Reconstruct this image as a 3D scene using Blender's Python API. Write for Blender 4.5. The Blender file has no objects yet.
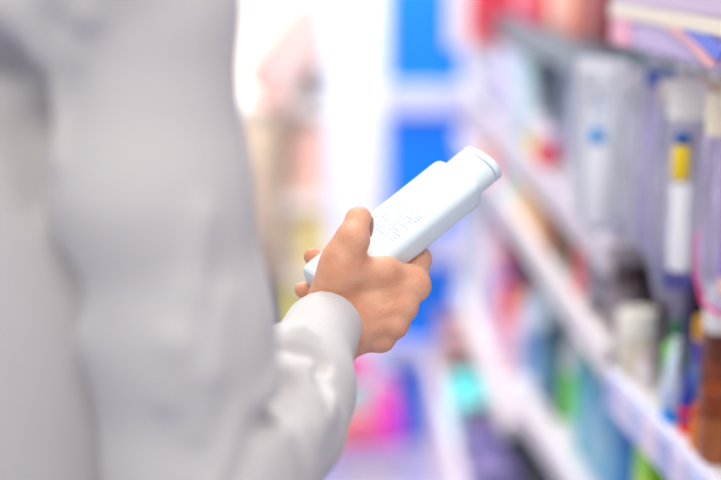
import bpy, bmesh, math, random
import numpy as np
from mathutils import Vector, Matrix

random.seed(7)
SC = bpy.context.scene
COL = SC.collection

# ------------------------------------------------------------------ camera frame
PSI, PIT = math.atan(.0987), math.atan(.2)
CAM = Vector((0, 0, 1.5))
FW = Vector((math.sin(PSI)*math.cos(PIT), math.cos(PSI)*math.cos(PIT), -math.sin(PIT)))
RT = Vector((math.cos(PSI), -math.sin(PSI), 0))
UP = RT.cross(FW)

def P(px, py, d):
    """world point at depth d in front of the camera"""
    return CAM + FW*d + RT*((px-360.5)/1500*d) - UP*((py-240)/1500*d)

# ------------------------------------------------------------------ materials
_mats = {}
def lin(c):
    return tuple((v/255/12.92 if v/255 <= .04045 else ((v/255+.055)/1.055)**2.4) for v in c)

def mat(rgb, rough=.45, metal=0., trans=0., alpha=1., noise=0., nscale=30., spec=.5, key=None):
    k = (tuple(rgb), rough, metal, trans, alpha, noise, nscale, key)
    if k in _mats: return _mats[k]
    m = bpy.data.materials.new('material_%03d' % len(_mats)); m.use_nodes = True
    nt = m.node_tree; b = nt.nodes['Principled BSDF']
    c = lin(rgb) + (1,)
    b.inputs['Base Color'].default_value = c
    b.inputs['Roughness'].default_value = rough
    b.inputs['Metallic'].default_value = metal
    b.inputs['Transmission Weight'].default_value = trans
    b.inputs['Alpha'].default_value = alpha
    b.inputs['Specular IOR Level'].default_value = spec
    n = noise if noise else .04
    tc = nt.nodes.new('ShaderNodeTexCoord'); t = nt.nodes.new('ShaderNodeTexNoise')
    t.inputs['Scale'].default_value = nscale; t.inputs['Detail'].default_value = 4
    nt.links.new(tc.outputs['Object'], t.inputs['Vector'])
    mx = nt.nodes.new('ShaderNodeMixRGB')
    mx.inputs[1].default_value = tuple(max(0, v*(1-n)) for v in c[:3]) + (1,)
    mx.inputs[2].default_value = tuple(min(1, v*(1+n)) for v in c[:3]) + (1,)
    nt.links.new(t.outputs['Fac'], mx.inputs[0]); nt.links.new(mx.outputs[0], b.inputs['Base Color'])
    _mats[k] = m
    return m

def skin_mat():
    m = bpy.data.materials.new('skin'); m.use_nodes = True
    nt = m.node_tree; b = nt.nodes['Principled BSDF']; L = nt.links.new
    tc = nt.nodes.new('ShaderNodeTexCoord')
    n1 = nt.nodes.new('ShaderNodeTexNoise'); n1.inputs['Scale'].default_value = 45; n1.inputs['Detail'].default_value = 5
    L(tc.outputs['Object'], n1.inputs['Vector'])
    r = nt.nodes.new('ShaderNodeValToRGB')
    r.color_ramp.elements[0].position = .3; r.color_ramp.elements[0].color = lin((222, 148, 112)) + (1,)
    r.color_ramp.elements[1].position = .72; r.color_ramp.elements[1].color = lin((240, 186, 152)) + (1,)
    L(n1.outputs['Fac'], r.inputs[0]); L(r.outputs[0], b.inputs['Base Color'])
    n2 = nt.nodes.new('ShaderNodeTexNoise'); n2.inputs['Scale'].default_value = 420; n2.inputs['Detail'].default_value = 3
    L(tc.outputs['Object'], n2.inputs['Vector'])
    v = nt.nodes.new('ShaderNodeTexVoronoi'); v.inputs['Scale'].default_value = 700
    L(tc.outputs['Object'], v.inputs['Vector'])
    ad = nt.nodes.new('ShaderNodeMath'); ad.operation = 'ADD'
    L(n2.outputs['Fac'], ad.inputs[0]); L(v.outputs['Distance'], ad.inputs[1])
    bp = nt.nodes.new('ShaderNodeBump'); bp.inputs['Strength'].default_value = .35; bp.inputs['Distance'].default_value = .0014
    L(ad.outputs[0], bp.inputs['Height']); L(bp.outputs[0], b.inputs['Normal'])
    b.inputs['Roughness'].default_value = .46
    b.inputs['Subsurface Weight'].default_value = .18
    b.inputs['Subsurface Radius'].default_value = (.01, .004, .002)
    b.inputs['Subsurface Scale'].default_value = .5
    return m

def cloth_mat(rgb, name, scale=520., amt=.05):
    """fine two-way woven check"""
    m = bpy.data.materials.new(name); m.use_nodes = True
    nt = m.node_tree; b = nt.nodes['Principled BSDF']; L = nt.links.new
    tc = nt.nodes.new('ShaderNodeTexCoord')
    c = lin(rgb)
    ws = []
    for ax in ('X', 'Z'):
        w = nt.nodes.new('ShaderNodeTexWave'); w.bands_direction = ax; w.inputs['Scale'].default_value = scale/6.28*1.6
        w.inputs['Distortion'].default_value = .3
        L(tc.outputs['Object'], w.inputs['Vector']); ws.append(w)
    mu = nt.nodes.new('ShaderNodeMath'); mu.operation = 'MULTIPLY'
    L(ws[0].outputs['Fac'], mu.inputs[0]); L(ws[1].outputs['Fac'], mu.inputs[1])
    mx = nt.nodes.new('ShaderNodeMixRGB')
    mx.inputs[1].default_value = c + (1,)
    mx.inputs[2].default_value = tuple(v*(1-amt*2.2) for v in c) + (1,)
    L(mu.outputs[0], mx.inputs[0]); L(mx.outputs[0], b.inputs['Base Color'])
    b.inputs['Roughness'].default_value = .85
    b.inputs['Sheen Weight'].default_value = .15
    b.inputs['Specular IOR Level'].default_value = .15
    n = nt.nodes.new('ShaderNodeTexNoise'); n.inputs['Scale'].default_value = 14; n.inputs['Detail'].default_value = 3
    L(tc.outputs['Object'], n.inputs['Vector'])
    bp = nt.nodes.new('ShaderNodeBump'); bp.inputs['Strength'].default_value = .05; bp.inputs['Distance'].default_value = .008
    L(n.outputs['Fac'], bp.inputs['Height']); L(bp.outputs[0], b.inputs['Normal'])
    return m

def print_mat():
    """faint grey small print in rows on white; too small to read"""
    m = bpy.data.materials.new('small_print'); m.use_nodes = True
    nt = m.node_tree; b = nt.nodes['Principled BSDF']; L = nt.links.new
    tc = nt.nodes.new('ShaderNodeTexCoord')
    sx = nt.nodes.new('ShaderNodeSeparateXYZ'); L(tc.outputs['Object'], sx.inputs[0])
    mz = nt.nodes.new('ShaderNodeMath'); mz.operation = 'MULTIPLY'; mz.inputs[1].default_value = 1/.0032; L(sx.outputs['Z'], mz.inputs[0])
    fr = nt.nodes.new('ShaderNodeMath'); fr.operation = 'FRACT'; L(mz.outputs[0], fr.inputs[0])
    g = nt.nodes.new('ShaderNodeMath'); g.operation = 'GREATER_THAN'; g.inputs[1].default_value = .5; L(fr.outputs[0], g.inputs[0])
    mp = nt.nodes.new('ShaderNodeMapping'); mp.inputs['Scale'].default_value = (312, 312, 900); L(tc.outputs['Object'], mp.inputs[0])
    n = nt.nodes.new('ShaderNodeTexNoise'); n.inputs['Scale'].default_value = 1.; L(mp.outputs[0], n.inputs['Vector'])
    g2 = nt.nodes.new('ShaderNodeMath'); g2.operation = 'GREATER_THAN'; g2.inputs[1].default_value = .47; L(n.outputs['Fac'], g2.inputs[0])
    mu = nt.nodes.new('ShaderNodeMath'); mu.operation = 'MULTIPLY'; L(g.outputs[0], mu.inputs[0]); L(g2.outputs[0], mu.inputs[1])
    mx = nt.nodes.new('ShaderNodeMixRGB'); mx.inputs[1].default_value = lin((226, 241, 245)) + (1,); mx.inputs[2].default_value = lin((166, 178, 194)) + (1,)
    L(mu.outputs[0], mx.inputs[0]); L(mx.outputs[0], b.inputs['Base Color'])
    b.inputs['Roughness'].default_value = .4
    return m

# ------------------------------------------------------------------ object helpers
def link(name, bm, m, parent=None, smooth=True, bevel=0):
    me = bpy.data.meshes.new(name)
    bmesh.ops.recalc_face_normals(bm, faces=bm.faces)
    bm.to_mesh(me); bm.free()
    o = bpy.data.objects.new(name, me); COL.objects.link(o)
    me.materials.append(m)
    if smooth:
        for p in me.polygons: p.use_smooth = True
        try: me.set_sharp_from_angle(angle=math.radians(38))
        except Exception: pass
    if parent is not None: o.parent = parent
    if bevel:
        mo = o.modifiers.new('bevel', 'BEVEL'); mo.width = bevel; mo.segments = 2; mo.limit_method = 'ANGLE'
    return o

def tag(o, label, cat, group=None):
    o['label'] = label; o['category'] = cat
    if group: o['group'] = group
    return o

def thing(name, label, cat, loc=(0, 0, 0), rz=0, group=None):
    o = bpy.data.objects.new(name, None); COL.objects.link(o)
    o.empty_display_size = .05; o.location = loc; o.rotation_euler = (0, 0, rz)
    return tag(o, label, cat, group)

def add_box(bm, x0, x1, y0, y1, z0, z1):
    vs = [bm.verts.new(v) for v in ((x0,y0,z0),(x1,y0,z0),(x1,y1,z0),(x0,y1,z0),(x0,y0,z1),(x1,y0,z1),(x1,y1,z1),(x0,y1,z1))]
    for f in ((0,3,2,1),(4,5,6,7),(0,1,5,4),(1,2,6,5),(2,3,7,6),(3,0,4,7)): bm.faces.new([vs[i] for i in f])
    return vs

def box_bm(*a):
    bm = bmesh.new(); add_box(bm, *a); return bm

def loft_bm(rings, seg=28, bm=None, cx=0, cy=0):
    """rings: (z, half width y, half depth x, exponent)"""
    bm = bm or bmesh.new(); prev = None; first = None
    for (z, hw, hd, e) in rings:
        ring = []
        for i in range(seg):
            a = 2*math.pi*i/seg; c, s = math.cos(a), math.sin(a)
            ring.append(bm.verts.new((cx+hd*math.copysign(abs(c)**(2/e), c), cy+hw*math.copysign(abs(s)**(2/e), s), z)))
        if prev:
            for i in range(seg): bm.faces.new((prev[i], prev[(i+1) % seg], ring[(i+1) % seg], ring[i]))
        else: first = ring
        prev = ring
    bm.faces.new(first[::-1]); bm.faces.new(prev)
    return bm

def tube_bm(pts, r, seg=10, bm=None):
    bm = bm or bmesh.new(); prev = None; n = len(pts); pts = [Vector(p) for p in pts]
    for k, p in enumerate(pts):
        t = (pts[min(k+1, n-1)]-pts[max(k-1, 0)]).normalized()
        a = t.orthogonal().normalized() if abs(t.z) > .9 else t.cross(Vector((0, 0, 1))).normalized()
        b = t.cross(a)
        rr = r[k] if isinstance(r, (list, tuple)) else r
        ring = [bm.verts.new(p+a*rr*math.cos(2*math.pi*i/seg)+b*rr*math.sin(2*math.pi*i/seg)) for i in range(seg)]
        if prev:
            for i in range(seg): bm.faces.new((prev[i], prev[(i+1) % seg], ring[(i+1) % seg], ring[i]))
        else: bm.faces.new(ring[::-1])
        prev = ring
    bm.faces.new(prev)
    return bm

# ------------------------------------------------------------------ implicit surfaces for the figure
class Field:
    def __init__(s, lo, hi, h):
        s.lo = np.array(lo, dtype=np.float32); s.h = h
        s.n = np.ceil((np.array(hi)-np.array(lo))/h).astype(int)+1
        ax = [s.lo[i]+h*np.arange(s.n[i], dtype=np.float32) for i in range(3)]
        s.X, s.Y, s.Z = np.meshgrid(*ax, indexing='ij', sparse=True)
    def cone(s, a, b, ra, rb):
        a = np.array(a, dtype=np.float32); b = np.array(b, dtype=np.float32); ab = b-a
        L2 = float(ab@ab)+1e-12
        t = ((s.X-a[0])*ab[0]+(s.Y-a[1])*ab[1]+(s.Z-a[2])*ab[2])/L2
        np.clip(t, 0, 1, out=t)
        d = np.sqrt((s.X-a[0]-t*ab[0])**2+(s.Y-a[1]-t*ab[1])**2+(s.Z-a[2]-t*ab[2])**2)
        return d-(ra+(rb-ra)*t)
    def ball(s, c, r): return np.sqrt((s.X-c[0])**2+(s.Y-c[1])**2+(s.Z-c[2])**2)-r
    def ell(s, c, axes, rad):
        """axes: three orthonormal vectors, rad: three radii"""
        q = 0; g = 0
        for v, r in zip(axes, rad):
            w = (s.X-c[0])*v[0]+(s.Y-c[1])*v[1]+(s.Z-c[2])*v[2]
            q = q+(w/r)**2; g = g+(w/(r*r))**2
        k0 = np.sqrt(q); k1 = np.sqrt(g)+1e-9
        return (k0*(k0-1)/k1).astype(np.float32)
    def plane(s, p, n): return (s.X-p[0])*n[0]+(s.Y-p[1])*n[1]+(s.Z-p[2])*n[2]
    def chain(s, pts, rs, k=.003):
        d = None
        for i in range(len(pts)-1):
            c = s.cone(pts[i], pts[i+1], rs[i], rs[i+1])
            d = c if d is None else smin(d, c, k)
        return d

def smin(a, b, k):
    h = np.clip(k-np.abs(a-b), 0, None)/k
    return np.minimum(a, b)-h*h*k*.25

def nets(F, D):
    """surface nets: vertices and quads of the zero level"""
    n = np.array(D.shape); ins = D < 0
    cs = np.zeros(n-1, dtype=np.int8)
    cor = [(i, j, k) for i in (0, 1) for j in (0, 1) for k in (0, 1)]
    sl = lambda c: tuple(slice(c[i], n[i]-1+c[i]) for i in range(3))
    for c in cor: cs += ins[sl(c)]
    act = np.argwhere((cs > 0) & (cs < 8))
    idx = -np.ones(n-1, dtype=np.int64); idx[tuple(act.T)] = np.arange(len(act))
    acc = np.zeros((len(act), 3)); cnt = np.zeros(len(act))
    for c in cor:
        for ax in range(3):
            if c[ax]: continue
            e = list(c); e[ax] = 1
            da = D[tuple((act+c).T)]; db = D[tuple((act+e).T)]
            m = (da < 0) != (db < 0)
            t = np.where(m, da/(da-db+1e-20), 0)
            p = np.tile(np.array(c, dtype=float), (len(act), 1)); p[:, ax] = t
            acc[m] += p[m]; cnt[m] += 1
    V = (act+acc/cnt[:, None])*F.h+F.lo
    Q = []
    for ax in range(3):
        u, v = [(1, 2), (2, 0), (0, 1)][ax]
        s0 = [slice(1, n[i]-1) for i in range(3)]; s1 = list(s0)
        s0[ax] = slice(0, n[ax]-1); s1[ax] = slice(1, n[ax])
        a = ins[tuple(s0)]; b = ins[tuple(s1)]
        for flip in (False, True):
            m = np.argwhere((a & ~b) if not flip else (~a & b))
            if not len(m): continue
            off = np.ones(3, dtype=int); off[ax] = 0
            g = m+off; eu = np.zeros(3, dtype=int); eu[u] = 1; ev = np.zeros(3, dtype=int); ev[v] = 1
            q = [idx[tuple((g-eu-ev).T)], idx[tuple((g-ev).T)], idx[tuple(g.T)], idx[tuple((g-eu).T)]]
            Q.append(np.stack(q if not flip else q[::-1], 1))
    return V, np.concatenate(Q)

def mesh_from(name, pieces, m, parent=None, relax=2, origin=None):
    vs, qs, o0 = [], [], 0
    for V, Q in pieces:
        if relax:
            e = np.concatenate([Q[:, [0, 1]], Q[:, [1, 2]], Q[:, [2, 3]], Q[:, [3, 0]]])
            e = np.concatenate([e, e[:, ::-1]])
            for _ in range(relax):
                s = np.zeros_like(V); c = np.zeros(len(V))
                np.add.at(s, e[:, 0], V[e[:, 1]]); np.add.at(c, e[:, 0], 1)
                V = V*.5+.5*s/np.maximum(c, 1)[:, None]
        vs.append(V); qs.append(Q+o0); o0 += len(V)
    V = np.concatenate(vs); Q = np.concatenate(qs)
    if origin is not None: V = V-np.array(origin)
    me = bpy.data.meshes.new(name)
    me.from_pydata(V.tolist(), [], Q.tolist()); me.update()
    for p in me.polygons: p.use_smooth = True
    me.materials.append(m)
    o = bpy.data.objects.new(name, me); COL.objects.link(o)
    if parent is not None: o.parent = parent
    return o

# ------------------------------------------------------------------ setting
def struct(name, bm, m):
    o = link(name, bm, m, smooth=False); o['kind'] = 'structure'; return o

def floor_mat():
    m = bpy.data.materials.new('floor_tiles'); m.use_nodes = True
    nt = m.node_tree; b = nt.nodes['Principled BSDF']; L = nt.links.new
    tc = nt.nodes.new('ShaderNodeTexCoord'); br = nt.nodes.new('ShaderNodeTexBrick')
    br.offset = 0; br.inputs['Scale'].default_value = 1; br.inputs['Brick Width'].default_value = .6; br.inputs['Row Height'].default_value = .6
    br.inputs['Mortar Size'].default_value = .004
    br.inputs['Color1'].default_value = lin((176, 172, 206)) + (1,); br.inputs['Color2'].default_value = lin((170, 167, 202)) + (1,)
    br.inputs['Mortar'].default_value = lin((170, 168, 176)) + (1,)
    L(tc.outputs['Object'], br.inputs['Vector']); L(br.outputs['Color'], b.inputs['Base Color'])
    b.inputs['Roughness'].default_value = .3
    return m

struct('floor', box_bm(-3.2, 1.45, -2.2, 6.4, -.05, 0), floor_mat())
struct('wall_back', box_bm(-3.2, 1.45, 6.4, 6.5, 0, 3.0), mat((250, 246, 240), .7))
struct('wall_right', box_bm(1.35, 1.45, -2.2, 6.4, 0, 3.0), mat((238, 236, 238), .7))
struct('wall_left', box_bm(-3.3, -3.2, -2.2, 6.5, 0, 3.0), mat((240, 238, 234), .7))

WHITE = mat((250, 250, 250), .35)
GREYW = mat((226, 226, 232), .4)
DARK = mat((46, 44, 50), .5)
CHROME = mat((225, 228, 232), .12, 1.)

# ------------------------------------------------------------------ products
# every product: an Empty at its base, local -x faces the aisle
def deep(c):
    m = sum(c)/3; hi = 250 if min(c) > 225 else 244
    return tuple(max(4, min(hi, m-5+1.28*(v-m))) for v in c)

def pl_box(parent, name, w, d, h, m, bev=.0025):
    return link(name, box_bm(-d/2, d/2, -w/2, w/2, 0, h), m, parent, bevel=bev)

def band(parent, name, hw, hd, z0, z1, e, m, grow=.0006):
    return link(name, loft_bm([(z0, hw+grow, hd+grow, e), (z1, hw+grow, hd+grow, e)]), m, parent)

def front_panel(parent, name, w, d, z0, z1, m, inset=.12):
    return link(name, box_bm(-d/2-.0008, -d/2+.001, -w/2*(1-inset), w/2*(1-inset), z0, z1), m, parent)

def bottle(loc, rz, label, w, d, h, c_body, c_cap, c_lab=None, cap=.18, e=2.6, neck=.55, group=None, cat='bottle', name='product_bottle', rough=.3):
    t = thing(name, label, cat, loc, rz, group)
    hw, hd = w/2, d/2; hb = h*(1-cap); sh = min(.02, hb*.15)
    link('body', loft_bm([(0, hw*.92, hd*.92, e), (.004, hw, hd, e), (hb-sh, hw, hd, e), (hb-sh*.45, hw*.93, hd*.93, e), (hb-sh*.1, hw*(neck+.12), hd*(neck+.12), 2.2), (hb, hw*neck, hd*neck, 2)]), mat(deep(c_body), rough), t)
    cw, cd = hw*(neck+.06), max(hd*(neck+.06), .006)
    link('cap', loft_bm([(hb, cw, cd, 2), (h-.004, cw*.96, cd*.96, 2), (h-.001, cw*.9, cd*.9, 2), (h, cw*.8, cd*.8, 2)]), mat(deep(c_cap), .3), t)
    if c_lab is not None: band(t, 'label_band', hw, hd, hb*.2, hb*.72, e, mat(deep(c_lab), .4))
    return t

def carton(loc, rz, label, w, d, h, c, c2, group=None, cat='box', name='product_carton', z0=.25, z1=.75):
    t = thing(name, label, cat, loc, rz, group)
    pl_box(t, 'carton_body', w, d, h, mat(deep(c), .45))
    front_panel(t, 'printed_panel', w, d, h*z0, h*z1, mat(deep(c2), .45))
    return t

def tube(loc, rz, label, w, h, c_body, c_cap, c_lab=None, group=None, name='product_tube'):
    """squeeze tube standing on its cap"""
    t = thing(name, label, 'tube', loc, rz, group); r = w/2; hc = h*.2
    link('cap', loft_bm([(0, r*.9, r*.9, 2), (.002, r*.94, r*.94, 2), (hc, r*.94, r*.94, 2)]), mat(deep(c_cap), .3), t)
    link('body', loft_bm([(hc, r*.8, r*.8, 2), (hc+.006, r, r, 2), (h*.5, r, r*.85, 2), (h*.85, r, r*.35, 2), (h*.95, r, r*.1, 2.5), (h, r, r*.08, 3)]), mat(deep(c_body), .35), t)
    if c_lab is not None: band(t, 'label_band', r, r, hc+.008, h*.42, 2, mat(deep(c_lab), .4))
    return t

def jar(loc, rz, label, w, h, c_body, c_lid, lid=.35, group=None, name='product_jar'):
    t = thing(name, label, 'jar', loc, rz, group); r = w/2; hb = h*(1-lid)
    link('body', loft_bm([(0, r*.88, r*.88, 2), (.004, r*.97, r*.97, 2), (hb*.8, r*.97, r*.97, 2), (hb, r*.86, r*.86, 2)]), mat(deep(c_body), .3), t)
    link('lid', loft_bm([(hb, r, r, 2), (h-.004, r, r, 2), (h, r*.92, r*.92, 2)]), mat(deep(c_lid), .3), t)
    return t

CLEAR = None
def clear_mat(rgb, key, alpha=.5):
    m = mat(rgb, .08, 0, 0., alpha, key=key)
    if not m.get('done'):
        nt = m.node_tree; b = nt.nodes['Principled BSDF']; L = nt.links.new
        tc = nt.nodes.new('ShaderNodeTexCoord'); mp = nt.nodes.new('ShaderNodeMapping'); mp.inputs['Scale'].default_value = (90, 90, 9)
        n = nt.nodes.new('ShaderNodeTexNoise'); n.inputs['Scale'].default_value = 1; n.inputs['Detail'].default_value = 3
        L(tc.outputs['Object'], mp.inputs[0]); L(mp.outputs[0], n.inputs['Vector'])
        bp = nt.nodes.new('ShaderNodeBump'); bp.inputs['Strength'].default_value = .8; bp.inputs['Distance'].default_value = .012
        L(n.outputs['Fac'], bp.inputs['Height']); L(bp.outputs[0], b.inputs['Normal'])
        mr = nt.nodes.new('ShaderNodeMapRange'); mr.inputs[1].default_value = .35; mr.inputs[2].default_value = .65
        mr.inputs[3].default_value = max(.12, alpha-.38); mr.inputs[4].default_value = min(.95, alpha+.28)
        L(n.outputs['Fac'], mr.inputs[0]); L(mr.outputs[0], b.inputs['Alpha'])  # streaks of opacity imitate reflections in the crumpled plastic
        b.inputs['Coat Weight'].default_value = .6
        m['done'] = 1
    return m

def pouch(top, rz, label, w, h, card, c_card, c_clear, inner, c_rim=None, alpha=.5, group=None, name='hanging_pouch'):
    """clear hanging pack: header card, puffed clear bag, item inside. Origin at the bottom of the pack."""
    t = thing(name, label, 'pouch', (top[0], top[1], top[2]-h-card), rz, group)
    hw = w/2
    n = 12; rings = []
    for i in range(n+1):
        q = i/n; z = h*q
        ww = hw*min(1, (math.sin(min(q, .22)/.22*math.pi/2))*.75+.25); dd = .004+.014*math.sin(math.pi*min(1, q*.95+.02))**.7
        rings.append((z, ww, dd, 2.6))
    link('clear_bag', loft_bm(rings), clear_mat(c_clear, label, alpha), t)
    link('header_card', box_bm(-.0012, .0012, -hw*.95, hw*.95, h-.004, h+card), mat(c_card, .5), t)
    for (nm, z0, z1, iw, idp, col) in inner:
        link(nm, loft_bm([(z0, iw*.42, idp*.42, 2.3), (z0+.004, iw*.5, idp*.5, 2.3), (z1-.004, iw*.5, idp*.5, 2.3), (z1, iw*.4, idp*.4, 2.3)], cx=-.018 if nm.split('_')[-1] in ('label', 'dot', 'cap') else -.012), mat(col, .35), t)
    if c_rim:
        bm = tube_bm([(-.004, -hw*.99, h*.45), (-.004, -hw*.98, h*.2), (-.004, -hw*.75, h*.06), (-.004, -hw*.3, .002), (-.004, hw*.3, .002), (-.004, hw*.75, h*.06), (-.004, hw*.98, h*.2), (-.004, hw*.99, h*.45)], .003, 8)
        link('rim_seal', bm, mat(c_rim, .25), t)
    return t

# ------------------------------------------------------------------ near shelf unit 
NX, NY0, NY1 = .51, .95, 1.853  # near unit and its stock scaled down about the camera, coordinates baked in
near = thing('shelf_unit', 'nearest shelf unit with hanging packs under a lavender header sign', 'shelf unit', (NX, NY1, 0))
def nb(name, x0, x1, y0, y1, z0, z1, m, par=None, bev=0):
    if par is None: par = near
    return link(name, box_bm(x0-NX, x1-NX, y0-NY1, y1-NY1, z0, z1), m, par, bevel=bev)
nb('back_panel', .83, .85, NY0, NY1, 0, 1.75, mat((96, 100, 128), .6))
nb('upright', .79, .83, NY1-.03, NY1, 0, 1.75, mat((170, 165, 185), .5))
nb('base', .53, .83, NY0, NY1, 0, .14, mat((210, 208, 214), .5))
def shelf_n(z, lab, tags):
    s = nb('shelf', NX+.006, .83, NY0, NY1, z-.02, z, mat((222, 214, 212), .35))
    r = nb('price_rail', NX-.004, NX+.006, NY0, NY1, z-.053, z+.003, mat((224, 224, 244), .3), s, .002)
    if tags:
        for i in range(15):
            y = NY1-.03-i*.058
            c = [(178, 186, 232), (226, 216, 240), (196, 206, 244), (240, 222, 236)][i % 4]
            nb('price_tag', NX-.0062, NX-.0035, y-.0205, y+.0205, z-.048, z-.007, mat(c, .4), s)
    return s
shelf_n(.95, 'near', True)
shelf_n(.735, 'low', False)
# header sign
hd = nb('header_sign', NX-.012, NX+.012, NY0, NY1, 1.373, 1.56, mat((186, 166, 214), .35), bev=.004)
nb('cream_stripe', NX-.0145, NX-.010, NY0, NY1, 1.408, 1.424, mat((236, 226, 206), .4), hd)
nb('pink_patch', NX-.0140, NX-.0110, NY1-.095, NY1-.007, 1.375, 1.407, mat((236, 160, 190), .4), hd)
nb('pale_panel', NX-.0140, NX-.0110, NY0, NY1-.02, 1.427, 1.55, mat((206, 184, 212), .4), hd)
def graphic(name, m, yz, x):
    bm = bmesh.new()
    a = [bm.verts.new((x, y-NY1, z)) for y, z in yz]; b = [bm.verts.new((x+.002, y-NY1, z)) for y, z in yz]
    bm.faces.new(a); bm.faces.new(b[::-1])
    for k in range(len(yz)): bm.faces.new((a[k], a[k-1], b[k-1], b[k]))
    return link(name, bm, m, hd, smooth=False)
graphic('salmon_swoosh', mat((244, 176, 178), .4), ((1.62, 1.407), (1.57, 1.407), (1.50, 1.396), (1.44, 1.378), (1.475, 1.376), (1.53, 1.393)), -.0155)
graphic('blue_swoosh', mat((96, 120, 226), .4), ((1.56, 1.407), (1.47, 1.407), (1.42, 1.396), (1.44, 1.383), (1.50, 1.395)), -.0158)
# peg hooks
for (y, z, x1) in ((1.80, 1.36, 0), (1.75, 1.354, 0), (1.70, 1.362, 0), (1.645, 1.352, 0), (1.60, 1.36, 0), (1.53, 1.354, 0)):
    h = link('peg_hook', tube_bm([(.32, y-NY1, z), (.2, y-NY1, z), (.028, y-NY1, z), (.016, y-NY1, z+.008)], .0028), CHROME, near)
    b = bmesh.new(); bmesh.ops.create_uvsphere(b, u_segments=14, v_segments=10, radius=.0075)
    bmesh.ops.translate(b, verts=b.verts, vec=(.016, y-NY1, z+.009)); link('hook_tip', b, mat((254, 254, 254), .12), h)  # white tips stand in for the bright glints on the hook ends

# hanging packs (top point, then size), each turned a little on its hook
def hang(x, y, z, deg, label, *a, **k): return pouch((x, y, z), math.radians(deg), label, *a, **k)
hang(0.4998, 1.8913, 1.3513, 58, 'pale grey puffed pouch with a blue dot at the far end of the hooks', 0.0723, 0.2125, 0.017, (240, 240, 244), (226, 230, 236), [('blue_dot', 0.1232, 0.1403, 0.0187, 0.0102, (30, 160, 235)), ('white_brush', 0.017, 0.119, 0.0298, 0.017, (240, 240, 245))], alpha=0.72)
hang(0.5372, 1.836, 1.3453, 50, 'grey white pouch hanging just right of the blue-dot pouch', 0.0638, 0.204, 0.0255, (236, 232, 236), (216, 218, 230), [('grey_brush', 0.017, 0.17, 0.017, 0.0102, (190, 190, 206))], alpha=0.66)
hang(0.5406, 1.7765, 1.3453, 40, 'slim lavender hanging pack with a dark blue top', 0.0425, 0.221, 0.0187, (60, 110, 196), (206, 196, 230), [('purple_brush', 0.017, 0.187, 0.0153, 0.0102, (176, 164, 212))], alpha=0.6)
hang(0.5381, 1.7212, 1.3402, 36, 'narrow clear pack holding a grey brush left of the yellow-label pack', 0.0382, 0.2465, 0.0255, (244, 232, 220), (214, 210, 228), [('grey_brush', 0.0255, 0.2295, 0.0136, 0.0085, (150, 154, 180))], alpha=0.55)
hang(0.5338, 1.6447, 1.3453, 55, 'hanging pack with yellow label and blue cap over a white brush', 0.0476, 0.1997, 0.0425, (252, 248, 240), (220, 216, 236), [('yellow_label', 0.1318, 0.17, 0.0187, 0.0119, (255, 218, 0)), ('blue_cap', 0.1726, 0.1853, 0.0187, 0.0119, (20, 90, 160)), ('white_brush', 0.0255, 0.1275, 0.0255, 0.0136, (252, 254, 255)), ('dark_foot', 0.0034, 0.0255, 0.034, 0.0102, (80, 80, 150))], alpha=0.35)
hang(0.535, 1.485, 1.3453, 50, 'large clear pouch with a shiny pink rim hanging nearest the front', 0.0723, 0.19, 0.0425, (246, 234, 206), (214, 204, 234), [('violet_brush', 0.0425, 0.2125, 0.017, 0.0119, (160, 130, 214)), ('peach_brush', 0.0255, 0.17, 0.0153, 0.011, (252, 206, 182))], c_rim=(240, 90, 160), alpha=0.5)
hang(0.5865, 1.513, 1.3453, 45, 'yellow-topped hanging pack at the right edge behind the pink-rimmed pouch', 0.051, 0.17, 0.0425, (250, 216, 40), (226, 214, 230), [('orange_brush', 0.0255, 0.153, 0.017, 0.0102, (240, 150, 90))], alpha=0.55)
hang(0.595, 1.802, 1.347, 50, 'milky pouch deeper on the hook behind the lavender pack', 0.0638, 0.1955, 0.0255, (246, 236, 226), (226, 226, 238), [('lilac_brush', 0.017, 0.17, 0.017, 0.0102, (206, 190, 226))], alpha=0.68)
hang(0.5992, 1.717, 1.347, 50, 'cloudy pouch with peach card deeper behind the yellow-label pack', 0.0638, 0.204, 0.034, (250, 214, 180), (222, 220, 236), [('blue_brush', 0.017, 0.17, 0.017, 0.0102, (120, 150, 214))], alpha=0.66)
hang(0.595, 1.6405, 1.347, 50, 'cloudy pouch with cream card deeper behind the pink-rimmed pouch', 0.0638, 0.1955, 0.0425, (248, 236, 206), (224, 216, 236), [('coral_brush', 0.017, 0.17, 0.017, 0.0102, (244, 170, 150))], alpha=0.6)

# things standing on the near shelf
ZN = .95
jar((0.538, 1.824, ZN), 0, 'cream jar with a pale lid at the far end of the price-tag shelf', 0.0527, 0.085, (226, 220, 204), (244, 240, 230), 0.4)
bottle((0.5653, 1.7382, ZN), 0, 'slim silver-grey can between cream jar and green bottle', 0.0255, 0.0255, 0.132, (150, 146, 166), (176, 170, 190), None, cap=0.2, e=2, neck=0.85, cat='can', name='spray_can')
bottle((0.5312, 1.7638, ZN), 0, 'small white round bottle in front of the silver-grey can', 0.0204, 0.0204, 0.0467, (238, 230, 234), (226, 206, 212), None, cap=0.35, e=2)
bottle((0.544, 1.6873, ZN), 0, 'lime green bottle with dark green cap on price-tag shelf', 0.0289, 0.0221, 0.1062, (116, 206, 60), (24, 110, 70), (60, 170, 70), cap=0.25)
bottle((0.5355, 1.6533, ZN), 0, 'dark green slim bottle beside the lime green one', 0.0204, 0.0204, 0.0935, (20, 110, 84), (210, 220, 220), None, cap=0.3, e=2)
carton((0.68, 1.666, ZN), 0, 'tall deep blue box at the back of the price-tag shelf', 0.1275, 0.051, 0.2338, (16, 70, 168), (0, 90, 190))
carton((0.68, 1.7638, ZN), 0, 'tall dark green box behind the silver-grey can', 0.0425, 0.0425, 0.2125, (16, 90, 90), (40, 130, 120))
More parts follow.
